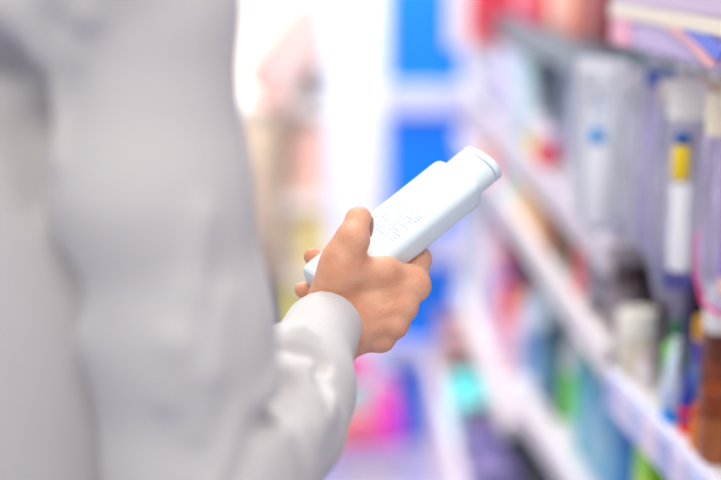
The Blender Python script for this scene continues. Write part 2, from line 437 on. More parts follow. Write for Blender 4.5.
bottle((0.561, 1.6362, ZN), 0, 'purple bottle with orange and yellow cap below the yellow-label pack', 0.0255, 0.0255, 0.1232, (112, 104, 190), (252, 176, 30), (140, 170, 226), cap=0.22, e=2, neck=0.8)
tube((0.5253, 1.6303, ZN), 0, 'white tube standing on a bright blue cap', 0.0272, 0.0892, (214, 224, 240), (20, 150, 236), (190, 206, 236))
tube((0.5287, 1.5878, ZN), 0, 'slim red tube with a dark blue end', 0.0187, 0.0723, (30, 56, 150), (214, 30, 34), (226, 40, 40))
bottle((0.594, 1.607, ZN), 0, 'indigo bottle between the red tube and brown bottle', 0.0238, 0.0238, 0.1275, (70, 70, 170), (90, 90, 190), (230, 160, 60), cap=0.25, e=2, neck=0.8)
bottle((0.562, 1.582, ZN), 0, 'big brown bottle with a bulky white cap', 0.0467, 0.0382, 0.1742, (104, 60, 44), (250, 250, 250), (130, 78, 54), cap=0.3, e=2.2, neck=0.92)
jar((0.533, 1.495, ZN), 0, 'short dark brown jar with amber lid at the right edge', 0.0425, 0.0808, (150, 96, 60), (120, 62, 30), 0.35)
bottle((0.5225, 1.53, ZN), 0, 'small amber orange bottle in front of the brown jar', 0.017, 0.017, 0.0527, (214, 134, 40), (190, 104, 24), None, cap=0.3, e=2, neck=0.8)
# low shelf of the near unit
carton((0.561, 1.7765, 0.735), 0, 'lime green pack under the price rail', 0.0723, 0.051, 0.1318, (150, 214, 20), (190, 230, 60))
carton((0.595, 1.6915, 0.735), 0, 'dark navy pack beside the lime green one under the price rail', 0.068, 0.051, 0.119, (24, 40, 76), (40, 60, 110))

# ------------------------------------------------------------------ far shelf unit (turned 4.4 degrees)
FA = math.radians(4.4)
FO = Vector((.6, 2.95, 0)); FD = Vector((math.sin(FA), math.cos(FA), 0)); FN = Vector((math.cos(FA), -math.sin(FA), 0))
FS0, FS1 = -1.04, 1.33
far = thing('shelf_unit', 'long stocked shelf unit receding beyond the hanging packs', 'shelf unit', FO, -FA)
def fb(name, x0, x1, s0, s1, z0, z1, m, par=None, bev=0):
    return link(name, box_bm(x0, x1, s0, s1, z0, z1), m, par or far, bevel=bev)
def FP(s, x, z): return FO+FD*s+FN*x+Vector((0, 0, z))
fb('back_panel', .40, .42, FS0, FS1, 0, 1.75, mat((120, 128, 150), .6))
fb('side_panel', .02, .40, FS1-.02, FS1, 0, 1.40, mat((230, 230, 240), .5))
b0 = fb('base_deck', -.06, .40, FS0, FS1-.02, .0, .28, mat((206, 204, 214), .5))
fb('kick_rail', -.088, -.06, FS0, FS1-.02, .0, .292, mat((244, 232, 238), .4), b0, .004)
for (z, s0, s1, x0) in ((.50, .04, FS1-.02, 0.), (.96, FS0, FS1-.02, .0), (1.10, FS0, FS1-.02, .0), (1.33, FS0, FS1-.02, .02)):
    cs_ = (70, 92, 104) if z > 1.3 else (176, 166, 172) if z > 1 else (204, 196, 196) if z > .9 else (230, 224, 224)  # top shelf: shade painted as dark teal; middle shelves greyed against the lamp
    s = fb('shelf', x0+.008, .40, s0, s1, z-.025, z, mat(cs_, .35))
    fb('price_rail', x0-.004, x0+.008, s0, s1, z-.042, z+.004, mat((70, 100, 116) if z > 1.3 else (214, 204, 212) if z > 1 else (238, 230, 230), .35), s, .002)  # rails carry the same painted-in shade as their shelves
s = fb('shelf', .008, .30, -1.09, 0, .575, .60, mat((226, 220, 222), .35))
s.location = (0, .05, 0); s.rotation_euler = (0, 0, FA)
fb('price_rail', -.004, .008, -1.09, 0, .553, .604, mat((240, 232, 234), .35), s, .002)
def FP(s, x, z): return FO+FD*s+FN*x+Vector((0, 0, z))

def FB(kind, s, x, z, label, *a, **k): return kind(FP(s, x, z), -FA, label, *a, **k)
# top shelf
FB(carton, -.62, .16, 1.33, 'dark brown carton filling the dark gap on the top shelf beside the header sign', .16, .12, .14, (70, 56, 56), (90, 70, 70))  # dark box added where only a dark gap shows
FB(carton, -.42, .14, 1.33, 'dark red carton on the top shelf next to the dark brown one', .16, .12, .14, (120, 16, 40), (140, 30, 50))
FB(carton, -.22, .13, 1.33, 'salmon coloured carton on the top shelf', .15, .12, .14, (226, 150, 136), (240, 180, 160))
FB(carton, -.02, .13, 1.33, 'pale peach carton on the top shelf beside the salmon one', .15, .12, .13, (236, 190, 176), (246, 214, 200))
for i, (s, lab, c, c2) in enumerate(((.20, 'crimson carton on the top shelf behind the red sign', (206, 40, 70), (236, 90, 110)), (.42, 'pink carton on the top shelf behind the red sign', (236, 130, 160), (250, 190, 200)), (.755, 'white carton on the top shelf behind the red sign', (248, 240, 244), (250, 200, 210)))):
    FB(carton, s, .12, 1.33, lab, .17, .12, .13, c, c2)
FB(carton, -.82, .17, 1.33, 'charcoal carton at the near end of the top shelf', .16, .12, .12, (60, 54, 56), (76, 70, 72))
# sign sticking out into the aisle
sg = thing('flag_sign', 'red and white sign board sticking out from the top shelf', 'sign', FP(.62, .012, 1.245), -math.radians(8))
link('board', box_bm(-.10, .11, -.006, .006, 0, .19), mat((250, 238, 244), .4), sg, bevel=.006)
link('red_print', box_bm(-.045, .104, -.0075, -.005, .028, .185), mat((236, 62, 84), .4), sg)
link('coral_print', box_bm(-.045, .104, -.0078, -.005, .006, .03), mat((246, 150, 140), .4), sg)
link('bracket', box_bm(.06, .09, -.004, .03, .085, .11), CHROME, sg)

# second shelf (1.10)
Z5 = 1.10
FB(carton, 1.02, 0.032, Z5, 'tall white carton at the far end below the red sign', .13, .07, .20, (252, 252, 254), (244, 240, 250))
FB(bottle, .84, 0.052, Z5, 'steel blue bottle right of the tall white carton', .07, .05, .19, (120, 140, 190), (90, 110, 170), (190, 196, 226))
FB(bottle, .69, 0.042, Z5, 'grey blue bottle with white label on second shelf', .08, .05, .20, (150, 166, 200), (220, 224, 240), (232, 230, 246))
FB(bottle, .44, 0.042, Z5, 'white bottle with lavender band on second shelf', .08, .05, .205, (240, 240, 250), (214, 210, 240), (206, 200, 236))
FB(bottle, .28, 0.042, Z5, 'pale lavender bottle with white cap on second shelf', .08, .05, .21, (216, 212, 240), (248, 246, 252), (236, 234, 250))
FB(bottle, .13, 0.042, Z5, 'pale aqua bottle on second shelf', .075, .05, .21, (184, 214, 226), (214, 230, 238), (214, 232, 240))
FB(bottle, -.01, 0.042, Z5, 'mint grey bottle with cream cap on second shelf', .075, .05, .205, (176, 200, 206), (236, 230, 204), (206, 220, 228))
FB(jar, -.17, .026, Z5, 'small yellow jar with white lid on second shelf', .046, .075, (246, 220, 120), (246, 244, 250))
FB(carton, -.18, .10, Z5, 'lavender carton standing behind the yellow jar', .11, .06, .20, (206, 206, 232), (176, 196, 226))
FB(jar, -.30, .026, Z5, 'coral red jar with pale lid on second shelf', .046, .065, (240, 96, 116), (240, 220, 232))
FB(carton, -.335, .10, Z5, 'white and indigo carton behind the coral jar', .12, .06, .185, (224, 222, 240), (96, 96, 170), z0=.1, z1=.4)
FB(carton, -.48, .08, Z5, 'dark teal and white carton on second shelf beside the pouches', .13, .06, .20, (220, 222, 236), (24, 90, 130), z0=.72, z1=.97)
FB(carton, -.64, .07, Z5, 'blue grey carton half hidden by the grey pouch', .13, .08, .20, (196, 206, 226), (40, 120, 150), z0=.75, z1=.97)
FB(bottle, -.78, .035, Z5, 'frosted white bottle with blue cap near the hanging pouches', .075, .05, .19, (226, 230, 238), (60, 130, 210), (206, 214, 232))
FB(carton, -.92, .06, Z5, 'grey lilac carton at the near end of the second shelf', .13, .08, .19, (190, 186, 210), (214, 206, 226))
# third shelf
Z6 = .96
FB(carton, 1.05, 0.042, Z6, 'white pink carton low at the far end of the shelf', .16, .06, .09, (250, 236, 244), (246, 206, 222))
FB(jar, .84, 0.042, Z6, 'lilac jar far along the third shelf', .08, .085, (206, 190, 232), (240, 236, 250))
FB(jar, .66, 0.042, Z6, 'mustard jar with white lid on the third shelf', .08, .085, (232, 200, 120), (250, 246, 240))
FB(jar, .50, 0.042, Z6, 'pink jar with orange lid on the third shelf', .085, .088, (250, 170, 186), (250, 176, 120))
FB(jar, .35, 0.042, Z6, 'hot pink jar with pale lid beside the orange-lidded jar', .08, .085, (250, 130, 170), (250, 226, 232))
FB(jar, .20, 0.042, Z6, 'pale teal jar on the third shelf', .08, .088, (150, 214, 214), (226, 240, 244))
FB(jar, .05, 0.042, Z6, 'ivory jar between teal jar and orange box', .08, .085, (244, 234, 216), (250, 244, 236))
FB(carton, -.10, 0.042, Z6, 'apricot orange box on the third shelf', .11, .06, .09, (244, 190, 120), (250, 212, 160))
FB(carton, -.25, 0.042, Z6, 'sand coloured box beside the apricot box', .11, .06, .088, (226, 188, 146), (238, 206, 166))
FB(carton, -.40, 0.042, Z6, 'chestnut brown box on the third shelf, in the tone of the shadow there', .12, .06, .09, (150, 94, 66), (180, 126, 90))  # brown stands in for the shadow under the second shelf
FB(carton, -.54, .05, Z6, 'dark olive box next to the chestnut brown one', .11, .06, .10, (90, 80, 60), (120, 108, 86))
FB(bottle, -.70, .035, Z6, 'coral pink bottle at the near end of the third shelf', .06, .045, .125, (240, 104, 112), (246, 150, 150), (250, 140, 140), cap=.2)
FB(bottle, -.825, .04, Z6, 'charcoal bottle with dark red cap and round grey label', .085, .055, .13, (84, 76, 82), (160, 22, 26), (160, 160, 168), cap=.22, neck=.9)
FB(bottle, -.925, .045, Z6, 'grey brown bottle beside the red-capped charcoal bottle', .07, .05, .118, (140, 126, 126), (110, 100, 106), (176, 166, 172), cap=.25, neck=.8)
FB(carton, -.985, .13, Z6, 'dark plum box at the very near end of the third shelf', .09, .08, .12, (70, 52, 62), (90, 66, 78))
# fourth shelf (.50) far bay
Z3 = .50
FB(bottle, 1.18, .062, Z3, 'white bottle with rose cap at the far end of the fourth shelf', .09, .06, .30, (250, 240, 246), (246, 190, 206), (250, 226, 236))
FB(bottle, 1.03, .062, Z3, 'deep teal bottle far along the fourth shelf', .08, .06, .33, (30, 150, 160), (60, 170, 180), (110, 190, 196))
FB(bottle, .88, .062, Z3, 'blush pink bottle after the deep teal one', .09, .06, .34, (250, 216, 230), (250, 240, 244), (250, 230, 240))
FB(bottle, .72, .062, Z3, 'rose white bottle on the fourth shelf', .09, .06, .32, (252, 232, 238), (250, 200, 216), (250, 210, 226))
FB(bottle, .56, .062, Z3, 'violet bottle with magenta cap on the fourth shelf', .08, .06, .26, (140, 120, 196), (230, 70, 120), (200, 180, 226))
FB(bottle, .38, .062, Z3, 'rose bottle with a broad round coral cap on the fourth shelf', .09, .075, .215, (250, 190, 200), (255, 120, 70), (250, 206, 214), cap=.40, neck=.92)
FB(bottle, .22, .062, Z3, 'powder pink bottle beside the coral-capped one', .08, .06, .22, (246, 200, 214), (226, 190, 220), (250, 220, 228))
FB(bottle, .07, .062, Z3, 'slate blue bottle with a round white cap', .08, .06, .27, (130, 160, 204), (226, 240, 252), (150, 180, 216), cap=.28, neck=.8)
# fourth shelf of the near bay (.637)
ZB = .60
FB(bottle, -.10, .075, ZB, 'slate bottle with a broad white cap starting the lower near bay', .08, .07, .235, (90, 130, 160), (236, 246, 255), (120, 160, 190), cap=.36, neck=.92)
FB(bottle, -.22, .08, ZB, 'dark green bottle with pale shoulder in the lower near bay', .075, .06, .23, (40, 84, 90), (110, 150, 150), (70, 120, 120))
FB(bottle, -.34, .09, ZB, 'white bottle with a bright green band', .08, .06, .235, (242, 246, 246), (240, 244, 246), (130, 220, 60), cap=.25, neck=.75)
FB(bottle, -.45, .095, ZB, 'aqua bottle with green cap in the lower near bay', .075, .06, .215, (90, 190, 206), (60, 190, 90), (140, 210, 226))
FB(bottle, -.55, .10, ZB, 'pale blue bottle with white cap in the lower near bay', .08, .06, .21, (140, 200, 226), (238, 242, 246), (186, 220, 236))
FB(bottle, -.65, .105, ZB, 'sky blue bottle with pale cap in the lower near bay', .075, .06, .205, (120, 190, 226), (214, 230, 240), (160, 210, 230))
FB(bottle, -.75, .11, ZB, 'strong blue bottle at the near end of the lower bay', .07, .055, .20, (30, 120, 190), (200, 226, 240), (60, 150, 206))
FB(bottle, -.86, .12, ZB, 'navy bottle deepest at the near end of the lower bay', .07, .055, .19, (30, 70, 140), (60, 90, 150), (50, 110, 170))
# base deck (.28)
Z4 = .28
FB(carton, 1.20, -.01, Z4, 'cardboard brown box at the far end of the base', .13, .09, .16, (170, 136, 124), (200, 170, 150))
FB(carton, 1.05, -.01, Z4, 'rosy taupe box beside the brown one on the base', .13, .09, .15, (196, 160, 160), (216, 190, 186))
FB(carton, .90, -.015, Z4, 'dull brown box right of the rosy taupe one on the base', .13, .09, .13, (150, 120, 116), (176, 150, 146))
FB(carton, .74, -.015, Z4, 'bright turquoise box with blue top on the base', .16, .09, .10, (120, 230, 228), (120, 160, 240), z0=.8, z1=.98)
FB(carton, .57, -.015, Z4, 'pale cyan box beside the turquoise one on the base', .15, .09, .095, (160, 240, 240), (130, 216, 226))
for i, (s, c, c2, lab) in enumerate(((.43, (96, 84, 100), (130, 110, 130), 'dark taupe pack on the base next to the cyan box'), (.31, (136, 126, 172), (160, 150, 192), 'lilac pack on the base after the dark taupe one'), (.19, (100, 94, 140), (136, 130, 176), 'indigo pack on the base between two lilac packs'), (.07, (142, 130, 172), (116, 114, 158), 'mauve pack with violet panel on the base'), (-.05, (92, 88, 126), (128, 126, 166), 'dusky violet pack on the base'), (-.17, (124, 114, 162), (88, 86, 130), 'purple pack with dark panel on the base'), (-.29, (106, 100, 146), (126, 118, 164), 'violet pack at the near end of the base'))):
    FB(carton, s, -.015, Z4, lab, .11, .09, .12-.012*(i % 3), c, c2)

# ------------------------------------------------------------------ blue stand at the end of the far unit
bl = thing('display_stand', 'bright blue display stand with pale lavender bands behind the bottle', 'display stand', (.62, 4.36, 0), math.radians(-6))
BLUE = mat((0, 130, 255), .4)
link('blue_panel', box_bm(-.105, .105, -.03, .0, 0, 1.72), BLUE, bl, bevel=.003)
link('blue_body', box_bm(-.10, .10, 0, .26, 0, 1.70), mat((0, 96, 240), .4), bl)
for (z0, z1) in ((1.0, 1.09), (.55, .66), (.245, .32)):
    link('shelf_band', box_bm(-.107, .107, -.05, -.03, z0, z1), mat((206, 210, 246), .4), bl, bevel=.004)
link('base_plinth', box_bm(-.104, .104, -.034, -.03, 0, .03), mat((0, 80, 210), .4), bl)
jr = carton((.60, 4.27, .66+.0), -.1, 'small violet carton on the middle band of the blue stand', .05, .05, .09, (120, 130, 236), (150, 150, 240))
tag(jr, 'small violet blue carton held on the blue stand', 'box')

# white pillar
pw = thing('pillar', 'bright white square pillar left of the blue stand', 'pillar', (.462, 4.78, 0))
link('shaft', box_bm(-.105, .085, -.08, .08, .06, 3.0), mat((254, 254, 254), .5), pw, bevel=.006)
link('plinth', box_bm(-.115, .095, -.09, .09, 0, .06), mat((240, 240, 244), .5), pw, bevel=.004)

# ------------------------------------------------------------------ low bin with packages, behind the wrist
bn = thing('display_bin', 'low lavender display bin of colourful packs left of the blue stand', 'bin', (.40, 4.12, 0))
bm = bmesh.new(); add_box(bm, -.25, .13, -.09, -.08, 0, .085); add_box(bm, -.25, .13, .14, .15, 0, .085); add_box(bm, -.25, -.24, -.08, .14, 0, .085); add_box(bm, .12, .13, -.08, .14, 0, .085); add_box(bm, -.24, .12, -.08, .14, 0, .015)
link('tray', bm, mat((190, 180, 220), .4), bn, bevel=.002)
link('yellow_trim', box_bm(-.06, .1, -.092, -.09, .004, .018), mat((240, 220, 120), .4), bn)
def bp(x, y, z, label, w, h, c, c2): return carton((.40+x, 4.12+y, z), math.pi/2, label, w, .06, h, c, c2)
bp(-.19, -.04, .015, 'grey lavender pack at the left end of the low bin', .08, .14, (214, 196, 226), (226, 210, 236))
bp(-.095, -.04, .015, 'orange coral pack in the low bin', .10, .15, (255, 150, 120), (255, 166, 140))
bp(.005, -.04, .015, 'salmon pink pack beside the orange one', .085, .155, (255, 150, 160), (255, 120, 160))
bp(.085, -.04, .015, 'magenta pack at the right end of the low bin', .065, .17, (250, 70, 200), (250, 120, 214))
bp(-.12, .035, .015, 'pale mint pack standing in the middle of the low bin', .10, .21, (196, 232, 224), (226, 240, 234))
bp(-.01, .035, .015, 'pale teal pack behind the salmon one', .10, .22, (176, 226, 222), (230, 226, 240))
bp(.08, .035, .015, 'rosy pink pack behind the magenta one', .07, .23, (246, 150, 200), (240, 170, 220))
bp(-.02, .105, .015, 'hot pink pack standing at the back of the low bin', .12, .29, (250, 90, 160), (244, 130, 210))
bp(-.15, .105, .015, 'blush white pack at the back left of the low bin', .12, .31, (246, 220, 232), (250, 234, 240))

# ------------------------------------------------------------------ pale wall rack, far left
rk = thing('wall_rack', 'cream wall rack with pale packs at the far left', 'rack', (.12, 5.35, 0))
link('back_board', box_bm(-.75, .28, .02, .05, 0, 1.75), mat((252, 246, 238), .6), rk)
link('base', box_bm(-.75, .28, -.30, .02, 0, .12), mat((236, 230, 226), .5), rk, bevel=.004)
for z in (.36, .62, .95):
    s = link('shelf', box_bm(-.75, .28, -.26, .02, z-.02, z), mat((252, 248, 244), .4), rk)
    link('shelf_lip', box_bm(-.75, .28, -.268, -.26, z-.03, z+.006), WHITE, s)
def ribbed(loc, label):
    t = thing('ribbed_tray_pack', label, 'pack', loc)
    t.rotation_euler = (0, math.radians(38), math.radians(4))
    link('tray', box_bm(-.085, .085, -.03, .03, 0, .34), mat((206, 178, 174), .5), t, bevel=.012)
    for x in (-.05, 0, .05):
        link('rib', box_bm(x-.012, x+.012, -.038, -.028, .03, .31), mat((222, 200, 198), .5), t, bevel=.004)
    link('orange_rim', tube_bm([(-.086, -.025, .30), (-.09, -.028, .12), (-.084, -.03, .012), (-.04, -.032, -.006), (.03, -.032, -.006), (.085, -.03, .004)], .008), mat((246, 140, 96), .4), t)
    link('coral_corner', box_bm(.03, .084, -.037, -.02, .30, .338), mat((240, 130, 110), .4), t, bevel=.004)
    return t
ribbed((.165, 5.03, 1.0), 'tilted pale pink ribbed pack with orange rim on the cream rack')
def rb(x, y, z, label, w, d, h, c, c2, **k): return carton((x, y, z), math.pi/2, label, w, d, h, c, c2, **k)
rb(.335, 5.16, .95, 'small grey and white pack right of the ribbed pack', .08, .06, .13, (176, 170, 172), (120, 118, 126))
rb(.335, 5.16, .62, 'tall pale peach pack under the small grey one', .12, .08, .28, (236, 206, 194), (240, 200, 190))
rb(.245, 5.14, .62, 'slim taupe pack beside the mottled sack', .035, .06, .26, (146, 126, 114), (126, 108, 98))
rb(.345, 5.14, .36, 'golden yellow pack at knee height by the pillar', .10, .08, .20, (252, 216, 140), (254, 230, 170))
rb(.23, 5.13, .36, 'pale apricot pack beside the golden yellow one', .08, .08, .17, (250, 226, 204), (250, 236, 216))
rb(.16, 5.11, .12, 'charcoal grey box at the foot of the rack', .085, .1, .2, (92, 92, 104), (110, 110, 120))
rb(.25, 5.11, .12, 'lemon yellow box beside the charcoal one', .07, .1, .19, (240, 226, 130), (250, 240, 170))
sk = thing('mottled_sack', 'tall beige mottled sack on the cream rack below the ribbed pack', 'sack', (.135, 5.17, .36))
link('sack_body', loft_bm([(0, .06, .09, 3), (.02, .075, .10, 3), (.2, .082, .098, 2.8), (.38, .075, .09, 2.8), (.5, .055, .08, 2.8), (.55, .02, .075, 3)]), mat((186, 166, 144), .8, noise=.45, nscale=22.), sk)
sk.rotation_euler = (0, 0, 0)
sk.location = (.135, 5.0, .36)

# ------------------------------------------------------------------ the man
HEAD = math.radians(20)
PF = Vector((math.sin(HEAD), math.cos(HEAD), 0)); PR = Vector((math.cos(HEAD), -math.sin(HEAD), 0)); PU = Vector((0, 0, 1))
SHR = P(138, -45, .865)
ORG = Vector((SHR.x, SHR.y, 0))-PR*.19
ZS = SHR.z
def L(r, f, z): return ORG+PR*r+PF*f+PU*z
SKIN = skin_mat()
AX = (PR, PF, PU)
H0 = P(370, 290, 1.2)
def mm(x, y, z): return H0+(RT*x+UP*y+FW*z)*.001

# right hand, fine grid
wr = mm(-26, -30, 8)
elb = P(208, 515, .965)
pts = [mm(*q) for q in ((-75, -75, -110), (62, 75, 85), (62, -75, 85), (-75, 75, -30), (-75, -75, 85), (62, 75, -60))]
lo = [min(p[i] for p in pts)-.005 for i in range(3)]; hi = [max(p[i] for p in pts)+.005 for i in range(3)]
F = Field(lo, hi, .0015)
def bn_(p, r): return F.ball(p, r*.001)

def ch(ps, rs, k=.004): return F.chain([mm(*q) for q in ps], [r*.001 for r in rs], k)
fa = (elb-wr).normalized()
W = (-26, -30, 8)
arm = F.cone(wr, wr+fa*.12, .0245, .031)
mets = None
MC = {'i': (35, 3, 17), 'm': (25, -13, 11), 'r': (18, -27, 10), 'p': (8, -39, 14)}
for key, s0, r0, r1 in (('i', (-18, -16, 7), 15, 12.2), ('m', (-19, -24, 4), 15, 12.0), ('r', (-21, -32, 5), 14, 11.5), ('p', (-23, -38, 9), 13, 10.5)):
    c = F.cone(mm(*s0), mm(*MC[key]), r0*.001, r1*.001)
    mets = c if mets is None else smin(mets, c, .009)
palm = smin(mets, arm, .016)
web = ch(((-14, 14, -2), (12, 14, 4), (30, 10, 16)), (14, 11.5, 10), .008)
palm = smin(palm, web, .012)
heel = ch(((-26, -26, 16), (-6, -6, 24), (14, -4, 26)), (15, 13, 10), .008)
palm = smin(palm, heel, .012)
# knuckle bumps
for key, r in (('i', 12.0), ('m', 11.8), ('r', 11.2), ('p', 10)):
    q = MC[key]; palm = smin(palm, bn_(mm(q[0]+1.5, q[1]-1, q[2]-1.5), r), .004)
# tendons over the back of the hand
for key, s0 in (('i', (-10, -14, -5)), ('m', (-10, -22, -7)), ('r', (-10, -32, -5))):
    q = MC[key]; palm = smin(palm, F.cone(mm(*s0), mm(q[0]-2, q[1]-1, q[2]-9.5), .0028, .0032), .008)
# wrist bone
palm = smin(palm, bn_(mm(-34, -50, 2), 9), .012)
fing = None
FING = {
 'i': ((36, 4, 18), (41, 24, 54), (20, 38, 68), (-2, 46, 66)),
 'm': ((25, -13, 12), (30, 6, 54), (6, 20, 66), (-18, 32, 62)),
 'r': ((18, -27, 11), (6, -2, 46), (-23, 13, 46), (-47, 26, 37)),
 'p': ((8, -39, 14), (-8, -21, 44), (-34, -10, 40), (-55, -1, 31)),
}
FR = {'i': (11.5, 10, 8.8, 7.6), 'm': (11.5, 10, 9, 7.8), 'r': (11, 9.6, 8.6, 7.4), 'p': (10, 8.4, 7.6, 6.8)}
hand = palm
for key in 'imrp':
    f = ch(FING[key], FR[key], .003)
    f = smin(f, bn_(mm(*FING[key][1]), FR[key][1]+.6), .003)
    fing = f if fing is None else smin(fing, f, .0015)
hand = smin(palm, fing, .007)
th = ch(((-36, -14, 2), (-25, 15, -8), (-14, 41, -10), (-9, 57, -3)), (17, 16, 12, 9.6), .006)
th = smin(th, bn_(mm(-14, 40, -11), 12.6), .005)
th = smin(th, bn_(mm(-23, 26, -8), 14.3), .008)
th = smin(th, bn_(mm(-9, 54.5, -2), 10.4), .005)
# thumb joint wrinkles
hand = smin(hand, th, .010)
HANDMESH = nets(F, hand)

def body_pieces():
    out = [HANDMESH]
    # torso, arms, legs (under the clothes)
    z = ZS
    F2 = Field((ORG.x-.36, ORG.y-.34, .05), (ORG.x+.42, ORG.y+.50, ZS+.10), .009)
    d = F2.ell(L(0, .085, z-.20), AX, (.142, .085, .24))
    d = smin(d, F2.ell(L(-.012, .14, z-.46), AX, (.128, .085, .18)), .08)
    d = smin(d, F2.ell(L(-.010, .14, z-.58), AX, (.134, .086, .14)), .06)
    d = smin(d, F2.cone(L(-.15, .02, z), L(.13, .02, z), .045, .045), .05)
    d = smin(d, F2.cone(L(0, 0, z), L(0, .015, z+.12), .058, .055), .04)
    d = smin(d, F2.chain([SHR, elb, elb+(wr-elb)*.6, wr], [.040, .034, .030, .022], .02), .012)
    d = smin(d, F2.chain([L(-.19, 0, z), L(-.245, -.03, z-.31), L(-.255, .06, z-.56)], [.046, .036, .026], .02), .03)
    for s in (-1, 1):
        d = smin(d, F2.chain([L(.085*s-.005, .12, .90), L(.095*s, .07, .50), L(.10*s, -.02, .10)], [.085, .055, .038], .02), .04)
        d = smin(d, F2.cone(L(.10*s, -.02, .085), L(.115*s, .12, .07), .03, .022), .02)
    out.append(nets(F2, d))
    # head and neck
    F3 = Field((ORG.x-.16, ORG.y-.16, ZS-.02), (ORG.x+.2, ORG.y+.24, ZS+.36), .0035)
    hz = ZS+.205
    d = F3.ell(L(0, .02, hz+.025), AX, (.076, .098, .095))
    d = smin(d, F3.ell(L(0, .055, hz-.045), AX, (.058, .062, .075)), .04)
    d = smin(d, F3.cone(L(0, .085, hz-.088), L(0, .088, hz-.090), .022, .022), .02)
    d = smin(d, F3.cone(L(0, -.01, ZS-.02), L(0, .015, hz-.05), .060, .056), .03)
    d = smin(d, F3.cone(L(0, .112, hz+.012), L(0, .132, hz-.024), .008, .012), .012)      # nose
    d = smin(d, F3.cone(L(-.014, .116, hz-.028), L(.014, .116, hz-.028), .008, .008), .008)
    d = smin(d, F3.cone(L(-.03, .108, hz+.030), L(.03, .108, hz+.030), .010, .010), .012)  # brow
    d = smin(d, F3.cone(L(-.018, .112, hz-.052), L(.018, .112, hz-.052), .006, .006), .006) # lips
    d = smin(d, F3.cone(L(-.014, .110, hz-.063), L(.014, .110, hz-.063), .007, .007), .006)
    for s in (-1, 1):
        d = -smin(-d, F3.ball(L(.031*s, .120, hz+.008), .016), .010)*1.0                    # eye sockets
        e = F3.ell(L(.078*s, -.002, hz+.0), AX, (.010, .019, .031))
        e = np.maximum(e, -F3.ell(L(.087*s, .002, hz+.002), AX, (.008, .011, .020)))
        d = smin(d, e, .008)
    out.append(nets(F3, d))
    # left hand hanging
    wl = L(-.255, .06, ZS-.56)
    F4 = Field((wl.x-.09, wl.y-.08, wl.z-.22), (wl.x+.09, wl.y+.12, wl.z+.06), .003)
    G = lambda r, f, zz: L(-.255+r, .06+f, ZS-.56+zz)
    d = F4.cone(G(0, -.02, .06), G(0, 0, 0), .028, .025)
    for i, (f0, ln) in enumerate(((.028, .078), (.010, .086), (-.009, .080), (-.026, .062))):
        m0 = G(0, f0, -.085)
        d = smin(d, F4.cone(G(0, f0*.4, -.01), m0, .014, .0115), .008)
    for i, (f0, ln) in enumerate(((.028, .078), (.010, .086), (-.009, .080), (-.026, .062))):
        m0 = G(0, f0, -.085); m1 = G(.006, f0*1.05+.004, -.085-ln*.45); m2 = G(.018, f0*1.05+.008, -.085-ln*.75); m3 = G(.031, f0*1.05+.008, -.085-ln*.95)
        d = smin(d, F4.chain([m0, m1, m2, m3], [.0098, .0088, .008, .007], .003), .003)
    d = smin(d, F4.chain([G(.004, .012, -.015), G(.014, .044, -.05), G(.022, .052, -.085), G(.026, .052, -.108)], [.015, .0125, .0105, .0085], .004), .006)
    out.append(nets(F4, d))
    return out

man = mesh_from('person', body_pieces(), SKIN, relax=1, origin=ORG)
man.location = ORG
tag(man, 'man in pale grey shirt seen from behind, holding a white bottle', 'person')
def child(o):  # world-built mesh to child of the man
    o.parent = man; o.location = (0, 0, 0); return o

# shirt
SHIRT = cloth_mat((211, 207, 205), 'shirt_cloth', 760.)
z = ZS
F = Field((ORG.x-.33, ORG.y-.24, .84), (max(wr.x, SHR.x)+.09, ORG.y+.50, ZS+.10), .0042)
A_ = [P(132, -48, .862), P(158, 0, .872), P(152, 190, .90), P(178, 325, .925), P(203, 470, .955), P(209, 512, .966)]
AR = [.056, .0445, .0565, .0565, .059, .056]
B_ = [P(209, 512, .966), P(262, 428, 1.06), P(293, 386, 1.115), P(312, 354, 1.162)]
BR = [.056, .052, .0425, .0385]
TB = .085
d = F.ell(L(0, TB, z-.20), AX, (.172, .112, .28))
d = smin(d, F.ell(L(-.012, TB+.055, z-.46), AX, (.158, .108, .22)), .08)
d = smin(d, F.ell(L(-.010, TB+.06, z-.60), AX, (.162, .112, .22)), .08)
d = smin(d, F.cone(L(-.15, .02, z-.005), L(.13, .02, z-.005), .058, .058), .05)
d = np.maximum(d, -(F.Z-(.875)).astype(np.float32))
coll = np.maximum(F.cone(L(0, -.012, z), L(0, .012, z+.075), .072, .068), F.Z-(z+.085))
d = smin(d, coll, .03)
up_arm = F.chain(A_, AR, .02)
wend = P(325, 326, 1.192)
fwd = (wend-P(296, 388, 1.10)).normalized()
def lower_sleeve(F):
    q = F.chain(B_, BR, .012)
    q = smin(q, F.cone(P(313, 398, 1.115), P(302, 432, 1.08), .0265, .030), .02)       # cloth bagging under the forearm
    q = -smin(-q, -F.plane(P(311, 357, 1.155), fwd), .022)
    q = ridge(F, q, [(286, 376), (304, 380), (314, 398), (312, 424)], .012, .02)
    q = valley(F, q, [(268, 346), (286, 347), (304, 351), (319, 361), (328, 380), (331, 408)], .0085, .005, 0)
    q = valley(F, q, [(284, 384), (276, 410), (264, 446), (254, 480)], .009, .014, 0)
    q = ridge(F, q, [(282, 337), (300, 333), (312, 338)], .005, .008)
    cuff = np.maximum(F.cone(wend-fwd*.07, wend+fwd*.02, .0330, .0298), F.plane(wend, fwd))
    hem = np.maximum(np.maximum(F.cone(wend-fwd*.07, wend+fwd*.02, .0330, .0298)-.0006, F.plane(wend-fwd*.001, fwd)), -F.plane(wend-fwd*.006, fwd))
    q = smin(q, smin(cuff, hem, .001), .004)
    q = np.maximum(q, -F.cone(wend-fwd*.012, wend+fwd*.03, .0258, .0258))
    return q
